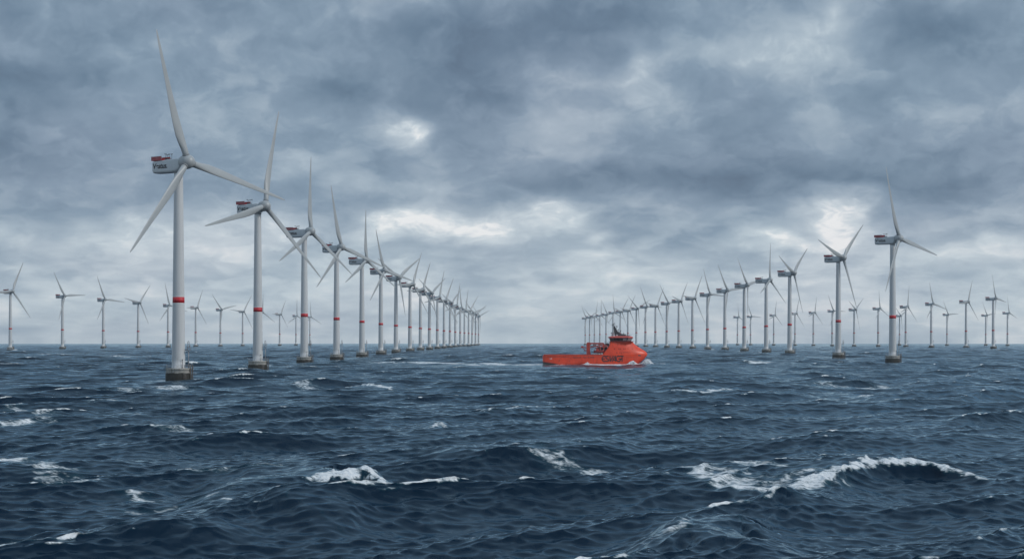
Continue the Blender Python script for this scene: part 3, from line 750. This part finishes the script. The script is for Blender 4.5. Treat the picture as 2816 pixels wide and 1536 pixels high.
def dstep(r): return .04 + .0019 * r + 2.2 * (r / 3000) ** 2
d = [70.0]
while d[-1] < 12500: d.append(d[-1] + dstep(d[-1]))
d = np.array(d, dtype=np.float64); nr = len(d)
A1 = R_(17.2)
ang = np.concatenate([np.linspace(-R_(36), -A1, 70)[:-1], np.linspace(-A1, A1, 1080), np.linspace(A1, R_(36), 70)[1:]]); nc = len(ang)
DD = dstep(d)
X = (d[:, None] * np.sin(ang)[None, :]).astype(np.float32); Y = (d[:, None] * np.cos(ang)[None, :]).astype(np.float32)
Z = np.zeros_like(X); DXX = np.zeros_like(X); DYY = np.zeros_like(X); FOLD = np.zeros_like(X)
WIND = R_(142)        # direction the waves travel, from +X counter-clockwise: away and to the left
NW = 210
lams = np.exp(np.linspace(math.log(.55), math.log(75), NW)) * rng.uniform(.96, 1.04, NW)
for lam in lams:
    k = 2 * math.pi / lam
    sp = 50 if lam < 8 else 38 if lam < 20 else 28
    th = WIND + R_(float(np.clip(rng.normal(0, sp * .6), -95, 95)))
    st = .0200 * (1.0 if lam < 28 else math.exp(-((math.log(lam / 28)) / .6) ** 2)) * (1.5 if lam > 16 else 1.1 if lam > 8 else 1.25 if lam > 3 else 2.0)
    a = st / k; ph = rng.uniform(0, 2 * math.pi)
    wt = np.clip((lam / DD - 1.9) / 1.6, 0, 1).astype(np.float32)
    n = int(np.count_nonzero(wt > 0))
    if n < 2: continue
    kx, ky = k * math.cos(th), k * math.sin(th)
    P = (kx * X[:n] + ky * Y[:n] + ph).astype(np.float32)
    s, c = np.sin(P), np.cos(P); w = wt[:n, None]
    Z[:n] += (a * w) * c
    q = (1.6 if lam > 5 else 1.1) * a
    DXX[:n] -= (q * math.cos(th)) * w * s; DYY[:n] -= (q * math.sin(th)) * w * s
    if lam > 2.2: FOLD[:n] += (q * k) * w * c
# groups: some stretches of sea are livelier than others
grp = .72 + .56 * fbm(X / 55 + 100, Y / 80 + 100, 3, 5)
Z *= grp; DXX *= grp; DYY *= grp; FOLD *= grp
sx = (X - (SHIP_X + 10)) / 85; sy = (Y - (SHIP_D - 50)) / 105
calm = 1 - .72 * np.exp(-(sx * sx + sy * sy) ** 2)
Z *= calm
for tx, ty in TURB_XY:
    if ty > 1700: continue
    r0, r1 = np.searchsorted(d, math.hypot(tx, ty) - 60), np.searchsorted(d, math.hypot(tx, ty) + 25)
    c0, c1 = np.searchsorted(ang, math.atan2(tx, ty) - 30 / ty), np.searchsorted(ang, math.atan2(tx, ty) + 30 / ty)
    Z[r0:r1, c0:c1] *= 1 - .85 * np.exp(-((X[r0:r1, c0:c1] - tx) / 11) ** 2 - ((Y[r0:r1, c0:c1] - ty + 14) / 24) ** 2)
# whitecaps where crests fold over, torn by noise
n_near = int(np.searchsorted(d, 500))
patch = fbm(X / 2.6 + 30, Y / 4.5 + 60, 5, 21, .62)
wide = fbm(X / 70 + 300, Y / 110 + 10, 3, 41)
thr = float(np.quantile(FOLD[:n_near], .978))
FOAM = np.clip((FOLD - thr + (patch - .5) * .62 + (wide - .5) * .30) / .34, 0, 1)
far = np.clip((Y - 260) / 900, 0, 1)
# at range the mesh no longer carries the small breakers: small crest patches stand for them
dots = fbm(X / (5 + .008 * Y) + 9, Y / (12 + .02 * Y) + 4, 3, 77)
FOAM = np.maximum(FOAM, far * np.clip((1700 - Y) / 1100, .22, 1) * np.clip((dots - .785 + (wide - .5) * .2 + .16 * np.clip(Z / .45, -1, 1.4)) / .10, 0, 1) * .65)

def seg_dist(px_, py_, pts):
    """signed distance (positive towards the camera) and along-parameter to a polyline of (x, y, value)"""
    best = np.full(px_.shape, 1e9, np.float32); val = np.zeros_like(best); sign = np.ones_like(best); endd = np.zeros_like(best)
    for (x0, y0, v0), (x1, y1, v1) in zip(pts[:-1], pts[1:]):
        ex, ey = x1 - x0, y1 - y0; L2 = ex * ex + ey * ey
        t = np.clip(((px_ - x0) * ex + (py_ - y0) * ey) / L2, 0, 1)
        qx, qy = x0 + t * ex - px_, y0 + t * ey - py_
        dd = np.sqrt(qx * qx + qy * qy); m = dd < best
        cr = ex * (py_ - y0) - ey * (px_ - x0)
        best = np.where(m, dd, best); val = np.where(m, v0 + t * (v1 - v0), val); sign = np.where(m, np.where(cr < 0, 1.0, -1.0), sign)
    return best * sign, val
def region(pts, pad):
    xs = [p[0] for p in pts]; ys = [p[1] for p in pts]
    r0 = max(0, np.searchsorted(d, math.hypot(min(map(abs, xs)) if min(xs) * max(xs) > 0 else 0, min(ys)) - pad)); r1 = min(nr, np.searchsorted(d, math.hypot(max(map(abs, xs)), max(ys)) + pad))
    a0 = min(math.atan2(x, y) for x, y in zip(xs, ys)) - pad / min(ys); a1 = max(math.atan2(x, y) for x, y in zip(xs, ys)) + pad / min(ys)
    c0 = max(0, np.searchsorted(ang, a0)); c1 = min(nc, np.searchsorted(ang, a1))
    return slice(r0, r1), slice(c0, c1)
def streak(pxpts, w, strength=1.0, lace=.5, seed=1):
    """flat foam lying on the water along a line; w = half width in metres"""
    pts = [(*sea_point(x, y), 1.0) for x, y in pxpts]
    R, C = region(pts, w * 3); x, y = X[R, C], Y[R, C]
    x = x + (fbm(x / 4, y / 4, 3, seed) - .5) * w * 1.6; y2 = y + (fbm(x / 4, y / 5, 3, seed + 50) - .5) * w * 2.4
    dd, v = seg_dist(x, y2, pts)
    f = np.exp(-(dd / w) ** 2) * strength
    f = f * (1 - lace + lace * 2.0 * np.clip(fbm(x / 1.1, y / 1.6, 4, seed + 9) - .22, 0, 1))
    FOAM[R, C] = np.maximum(FOAM[R, C], np.clip(f, 0, 1.2))
def ridge(pxpts, near, back, foam=0.0, fb=1.6, seed=3):
    """raised wave crest; values are heights; near/back = widths of the two faces; foam = how much of its top breaks"""
    pts = [(*sea_point(x, y), h) for x, y, h in pxpts]
    pad = 3 * max(near, back); R, C = region(pts, pad); x, y = X[R, C], Y[R, C]
    yw = y + (fbm(x / 3, y / 9, 3, seed) - .5) * 2.2 * near
    dd, h = seg_dist(x, yw, pts)
    x0, x1 = min(p[0] for p in pts), max(p[0] for p in pts)
    ends = np.clip((x - x0 + 2.5) / 5, 0, 1) * np.clip((x1 + 2.5 - x) / 5, 0, 1); ends = ends * ends * (3 - 2 * ends)
    prof = np.where(dd > 0, np.exp(-(dd / near) ** 2), np.exp(-(dd / back) ** 2)) * h * ends
    if foam:
        lump = fbm(x / .9, y / .9, 4, seed + 4)
        tear = fbm(x / .45, yw / 2.2, 4, seed + 6)
        f = foam * ends * np.clip(1.0 - np.abs(dd - .15 * fb) / fb + (lump - .5) * 1.3 + (tear - .5) * .9, 0, 1.1) * np.clip(h / .5, 0, 1)
        FOAM[R, C] = np.maximum(FOAM[R, C], f)
        prof = prof + np.clip(f, 0, 1) * (lump - .35) * .45
    Z[R, C] = Z[R, C] * (1 - .5 * np.clip(prof / 2, 0, .9)) + prof
# the two big breakers, the swells below them and the lines of foam seen in the photograph
ridge([(2180, 1350, .25), (2330, 1326, .7), (2450, 1304, 1.3), (2550, 1298, 1.55), (2640, 1302, 1.25), (2710, 1310, .5)], 1.8, 6.0, 1.3, 1.25, 3)
ridge([(835, 1340, .5), (900, 1333, 1.3), (955, 1328, 1.7), (1010, 1326, 1.9), (1060, 1333, .9)], 1.7, 5.0, 1.5, 1.5, 8)
ridge([(460, 1408, .5), (640, 1368, 1.2), (760, 1340, 1.5), (870, 1318, 1.3), (960, 1325, .5)], 3.6, 9, .35, .7, 12)
ridge([(560, 1440, .6), (700, 1420, 1.3), (800, 1418, 1.5), (900, 1440, 1.1), (1000, 1475, .4)], 3.6, 8, .30, .5, 15)
ridge([(250, 1500, .3), (400, 1486, 1.0), (540, 1482, .9), (700, 1500, .3)], 2.6, 6, .25, .5, 19)
ridge([(0, 1500, 1.0), (60, 1498, .9), (140, 1510, .3)], 2.2, 5, 0, 1, 22)
ridge([(1180, 1280, .5), (1300, 1268, .9), (1420, 1268, .9), (1550, 1262, .8), (1700, 1230, .7)], 4, 10, .45, .6, 26)
ridge([(1840, 1510, .4), (1960, 1476, 1.1), (2060, 1462, 1.0), (2180, 1480, .4)], 2.6, 6, .3, .6, 29)
ridge([(1770, 1500, .5), (1840, 1492, .9), (1872, 1480, .9), (1900, 1480, .4)], 1.1, 2.6, 1.0, .9, 31)
ridge([(1650, 1555, .6), (1850, 1530, 1.3), (2000, 1525, 1.2), (2200, 1560, .5)], 3, 7, 0, 1, 33)
ridge([(2060, 1408, .4), (2150, 1394, .9), (2230, 1392, .8), (2260, 1400, .3)], 1.8, 5, .55, .8, 36)
ridge([(1830, 1084, .5), (1950, 1086, .8), (2060, 1078, .5)], 7, 20, .9, 3.0, 39)
ridge([(2350, 1094, .4), (2420, 1084, .8), (2470, 1082, .6)], 5, 12, .9, 2.5, 42)
ridge([(1150, 1182, .4), (1215, 1172, .8), (1240, 1174, .4)], 2.5, 7, .8, 1.3, 45)
ridge([(1310, 1146, .4), (1400, 1136, .8), (1490, 1124, .5)], 3, 9, .7, 1.5, 47)
ridge([(80, 1122, .5), (150, 1114, .8), (180, 1114, .4)], 3, 9, 1.0, 2.0, 49)
ridge([(236, 1120, .5), (265, 1116, .8), (330, 1114, .7)], 3, 8, 1.0, 2.0, 52)
ridge([(60, 1350, .2), (180, 1344, .35), (290, 1338, .4), (320, 1342, .3)], 2.2, 6, .55, .5, 54)
ridge([(840, 1070, .3), (990, 1066, .9), (1020, 1068, .8), (1100, 1074, .3)], 6, 16, 1.0, 3.4, 56)
for i, (pts, w, s, lace) in enumerate([
    ([(1690, 1272), (1760, 1285), (1850, 1302), (1900, 1312), (2000, 1335), (2190, 1348)], 2.5, 1.1, .6), ([(1980, 1284), (2040, 1296), (2070, 1308), (2170, 1312)], 1.9, .95, .6),
    ([(1900, 1300), (2020, 1322), (2200, 1338), (2330, 1328)], 3.0, .75, .7), ([(2000, 1345), (2160, 1352), (2290, 1338)], 1.2, 1.05, .3), ([(2270, 1290), (2330, 1280), (2400, 1282)], 1.5, .7, .6),
    ([(20, 1268), (90, 1282), (160, 1300)], 3.0, .8, .7), ([(60, 1346), (170, 1350), (250, 1340)], 1.8, .85, .4), ([(380, 1348), (450, 1358)], 1.6, .7, .6),
    ([(0, 1168), (50, 1168), (95, 1164)], 2.0, .95, .3), ([(20, 1122), (70, 1134), (110, 1150), (160, 1156), (95, 1164)], 3.2, .75, .65), ([(750, 1062), (830, 1062), (900, 1068)], 6, .8, .5),
    ([(330, 1076), (410, 1078)], 5, .8, .55), ([(425, 1062), (470, 1068), (515, 1064)], 5, .85, .4), ([(700, 1006), (800, 1010)], 10, .7, .5), ([(1490, 1258), (1590, 1268)], 2.4, .8, .7),
    ([(1255, 1230), (1310, 1236)], 2.4, .8, .5), ([(2240, 1056), (2340, 1062), (2400, 1062)], 6, .7, .5), ([(2390, 1064), (2460, 1056)], 5, .8, .4), ([(1730, 1046), (1840, 1046)], 7, .6, .6),
    ([(350, 1392), (470, 1384), (560, 1374)], 1.3, .7, .55), ([(590, 1388), (650, 1392)], .9, .8, .5), ([(30, 1466), (100, 1458), (170, 1446)], 1.1, .8, .5), ([(30, 1452), (60, 1452)], .8, .7, .5),
    ([(440, 1182), (510, 1184)], 2.2, .8, .4), ([(320, 1146), (380, 1148)], 2.4, .6, .5), ([(550, 1310), (620, 1308)], 2, .6, .6), ([(700, 1304), (770, 1302)], 2, .7, .5),
    ([(1900, 1424), (1950, 1420)], .9, .6, .5), ([(1650, 1428), (1700, 1422)], 1.1, .6, .5), ([(2650, 1112), (2700, 1110)], 3, .6, .6), ([(1200, 1480), (1330, 1478)], 1.0, .5, .6),
    ([(2080, 998), (2130, 996)], 9, .9, .3), ([(290, 980), (390, 982)], 16, .8, .4), ([(130, 974), (190, 976)], 20, .8, .4), ([(1700, 1520), (1760, 1514)], .7, .6, .6)]):
    streak(pts, w, s, lace, 100 + i * 7)
# wake of the ship and wash round the turbine foundations
wk = SHIP_D + 6
def at(x, y): return (CX + F * x / y, Y0 + F * (EYE + y * y / 2 / RE) / y)
streak([at(-50, wk + 40), at(-32, wk + 22), at(-14, wk + 8), at(8, wk), at(18, wk - 2)], 13, 1.1, .3, 401)
streak([at(-75, wk + 70), at(-45, wk + 48), at(-30, wk + 30)], 14, .9, .5, 404)
streak([at(-20, wk - 26), at(0, wk - 14), at(16, wk - 7)], 8, .95, .4, 402)
streak([at(14, SHIP_D - 9), at(40, SHIP_D - 11), at(60, SHIP_D - 10), at(74, SHIP_D - 5)], 6.5, 1.2, .15, 403)
for i, (tx, ty) in enumerate(TURB_XY):
    if ty > 2600: continue
    pts = [(tx - 9, ty - 4), (tx + 12, ty - 4)]; R, C = region(pts, 22)
    x, y = X[R, C], Y[R, C]; n = fbm(x / 4, y / 5, 4, 700 + i)
    r = np.hypot((x - tx - 2) * .8, y - ty + 1)
    f = np.exp(-((r - 5.2) / 2.6) ** 2) * (.35 + 1.1 * n)
    tail = np.exp(-((y - ty + 5) / 2.6) ** 2) * np.clip(1 - np.abs(x - tx - 11) / 13, 0, 1) * (.2 + 1.2 * n)
    FOAM[R, C] = np.maximum(FOAM[R, C], np.clip(np.maximum(f, tail), 0, 1.1))

PX = X + DXX; PY = Y + DYY
PZ = Z - (PX.astype(np.float64) ** 2 + PY.astype(np.float64) ** 2) / 2 / RE
me = bpy.data.meshes.new('sea')
nv = nr * nc
me.vertices.add(nv)
me.vertices.foreach_set('co', np.stack([PX, PY, PZ], -1).astype(np.float32).ravel())
idx = np.arange(nv, dtype=np.int32).reshape(nr, nc)
quads = np.stack([idx[:-1, :-1], idx[:-1, 1:], idx[1:, 1:], idx[1:, :-1]], -1).reshape(-1, 4)
nf = len(quads)
me.loops.add(nf * 4); me.loops.foreach_set('vertex_index', np.ascontiguousarray(quads).ravel())
me.polygons.add(nf); me.polygons.foreach_set('loop_start', np.arange(0, nf * 4, 4, dtype=np.int32))
me.polygons.foreach_set('use_smooth', np.ones(nf, dtype=bool))
at = me.attributes.new('foam', 'FLOAT', 'POINT'); at.data.foreach_set('value', FOAM.astype(np.float32).ravel())
CH = np.broadcast_to(np.clip((d[:, None] - 180) / 700, .08, 1), X.shape)
ac = me.attributes.new('chop', 'FLOAT', 'POINT'); ac.data.foreach_set('value', np.ascontiguousarray(CH, dtype=np.float32).ravel())
me.update(calc_edges=True); me.validate()
sea = link('sea', me); tag(sea, 'rough dark blue sea with breaking whitecaps and wind streaks', 'sea', kind='structure')

m = bpy.data.materials.new('sea_water'); m.use_nodes = True; t = m.node_tree; q = NG(t); b = t.nodes['Principled BSDF']
geo = q.n('ShaderNodeNewGeometry').outputs['Position']
pos = q.v('MULTIPLY', geo, (1, 1, 0))
rip = q.noise(q.v('MULTIPLY', pos, (1, .8, 1)), 2.3, 5, .6, dist=.4)
chop = q.noise(q.v('ADD', pos, (31, 7, 0)), .30, 5, .6, dist=.5)
ca = q.n('ShaderNodeAttribute'); ca.attribute_name = 'chop'
bh = q.m('ADD', q.m('MULTIPLY', rip, .016), q.m('MULTIPLY', q.m('MULTIPLY', chop, ca.outputs['Fac']), .5))
bn = q.n('ShaderNodeBump'); bn.inputs['Strength'].default_value = 1.0; bn.inputs['Distance'].default_value = 1.0
q.put(bn.inputs['Height'], bh)
fa = q.n('ShaderNodeAttribute'); fa.attribute_name = 'foam'
fn1 = q.noise(q.v('MULTIPLY', pos, (.55, 1.0, 1)), 1.5, 8, .70, dist=.8)
fv = q.m('MULTIPLY', fa.outputs['Fac'], q.m('MULTIPLY_ADD', fn1, 3.0, -.52))
ff = q.mr(fv, .36, .92)
tint = q.mr(fa.outputs['Fac'], .1, .9)
wc = q.mix(tint, (.0010, .0095, .0230, 1), (.008, .05, .07, 1))
fr = q.n('ShaderNodeFresnel'); fr.inputs['IOR'].default_value = 1.333; q.put(fr.inputs['Normal'], bn.outputs[0])
body = q.n('ShaderNodeBsdfDiffuse'); q.put(body.inputs['Color'], wc); q.put(body.inputs['Normal'], bn.outputs[0])
gl = q.n('ShaderNodeBsdfGlossy'); gl.inputs['Roughness'].default_value = .03; gl.inputs['Color'].default_value = (.69, .89, 1.0, 1)
q.put(gl.inputs['Normal'], bn.outputs[0])
b = q.n('ShaderNodeMixShader'); q.put(b.inputs[0], q.m('POWER', fr.outputs[0], 1.4)); t.links.new(body.outputs[0], b.inputs[1]); t.links.new(gl.outputs[0], b.inputs[2])
fb_ = q.n('ShaderNodeBsdfPrincipled'); fb_.inputs['Roughness'].default_value = .9; fb_.inputs['Specular IOR Level'].default_value = .2
fc = q.noise(pos, 2.2, 6, .6)
q.put(fb_.inputs['Base Color'], q.mix(q.mr(fc, .3, .7), (.62, .68, .72, 1), (.86, .88, .89, 1)))
bn2 = q.n('ShaderNodeBump'); bn2.inputs['Distance'].default_value = .5; q.put(bn2.inputs['Height'], fc); q.put(fb_.inputs['Normal'], bn2.outputs[0])
ms = q.n('ShaderNodeMixShader'); q.put(ms.inputs[0], ff); t.links.new(b.outputs[0], ms.inputs[1]); t.links.new(fb_.outputs[0], ms.inputs[2])
t.links.new(ms.outputs[0], t.nodes['Material Output'].inputs[0])
me.materials.append(m)

# ------------------------------------------------------------------ spray thrown up by the bow
rnd = random.Random(5)
b = MB()
def blob(x, y, z, r):
    n = 6; vs = []; fs = []
    for k, (ph, rr) in enumerate(((-.9, .45), (-.2, 1), (.45, .85), (1, .25))):
        for i in range(n):
            a = 2 * math.pi * (i + .5 * k) / n; j = rnd.uniform(.75, 1.2)
            vs.append((x + r * rr * j * math.cos(a), y + r * rr * j * math.sin(a), z + r * ph * rnd.uniform(.8, 1.1)))
    for k in range(3):
        for i in range(n): fs.append((k*n+i, k*n+(i+1) % n, (k+1)*n+(i+1) % n, (k+1)*n+i))
    fs += [tuple(range(n))[::-1], tuple(range(3*n, 4*n))]
    b.add(vs, fs, True)
def heap(prof, n, ydist, rmin, rmax):
    """profile of (x, height); denser near the water"""
    for _ in range(n):
        k = rnd.random() * (len(prof) - 1); i = int(k); f = k - i
        x = prof[i][0] + (prof[i+1][0] - prof[i][0]) * f; h = prof[i][1] + (prof[i+1][1] - prof[i][1]) * f
        u = rnd.random() ** 1.5; z = h * u
        yy = -beam(x, max(0, z)) if x < 52 else 0
        r = rmin + (rmax - rmin) * rnd.random() * (1 - .6 * u)
        blob(x + rnd.uniform(-.3, .3), yy - rnd.uniform(.1, ydist), z - .35, r)
heap([(50.6, .6), (52, 1.5), (53.2, 2.7), (54.4, 3.5), (55.4, 3.0), (56.4, 2.0), (57.6, .6)], 620, 2.6, .12, .5)
heap([(42.8, .2), (43.8, .7), (45.0, 1.7), (46.2, 2.5), (47.3, 2.3), (48.2, 1.2), (49, .7), (50.5, .7)], 520, 2.4, .12, .5)
heap([(26, .5), (30, .55), (36, .5), (42.8, .5)], 700, 2.2, .12, .4)
heap([(20, .3), (21.2, .7), (22.4, 1.3), (22.9, 2.0), (23.6, 1.3), (25, .6), (27, .35)], 260, 1.6, .1, .36)
heap([(-3, .5), (0, .35), (4, .2), (9, .35), (13, .35), (20, .5)], 420, 2.0, .1, .3)
sp = b.obj('bow_spray', material('white_spray', (.84, .87, .89), .9, bump=(2.0, .2))); sp.location = ship.location
tag(sp, 'white spray and wash thrown up along the orange-red ship bow', 'spray', kind='stuff')

# ------------------------------------------------------------------ sea haze
hz = MB(); hz.box((-6500, -400, -40), (6500, 12600, 150))
hm = bpy.data.materials.new('haze'); hm.use_nodes = True; ht = hm.node_tree; ht.nodes.remove(ht.nodes['Principled BSDF'])
pv = ht.nodes.new('ShaderNodeVolumePrincipled'); pv.inputs['Color'].default_value = (.94, .98, 1.0, 1); pv.inputs['Density'].default_value = 0.000045
pv.inputs['Anisotropy'].default_value = .2
ht.links.new(pv.outputs[0], ht.nodes['Material Output'].inputs['Volume'])
haze = hz.obj('haze', hm); tag(haze, 'thin sea haze paling the distant turbines', 'haze', kind='stuff')
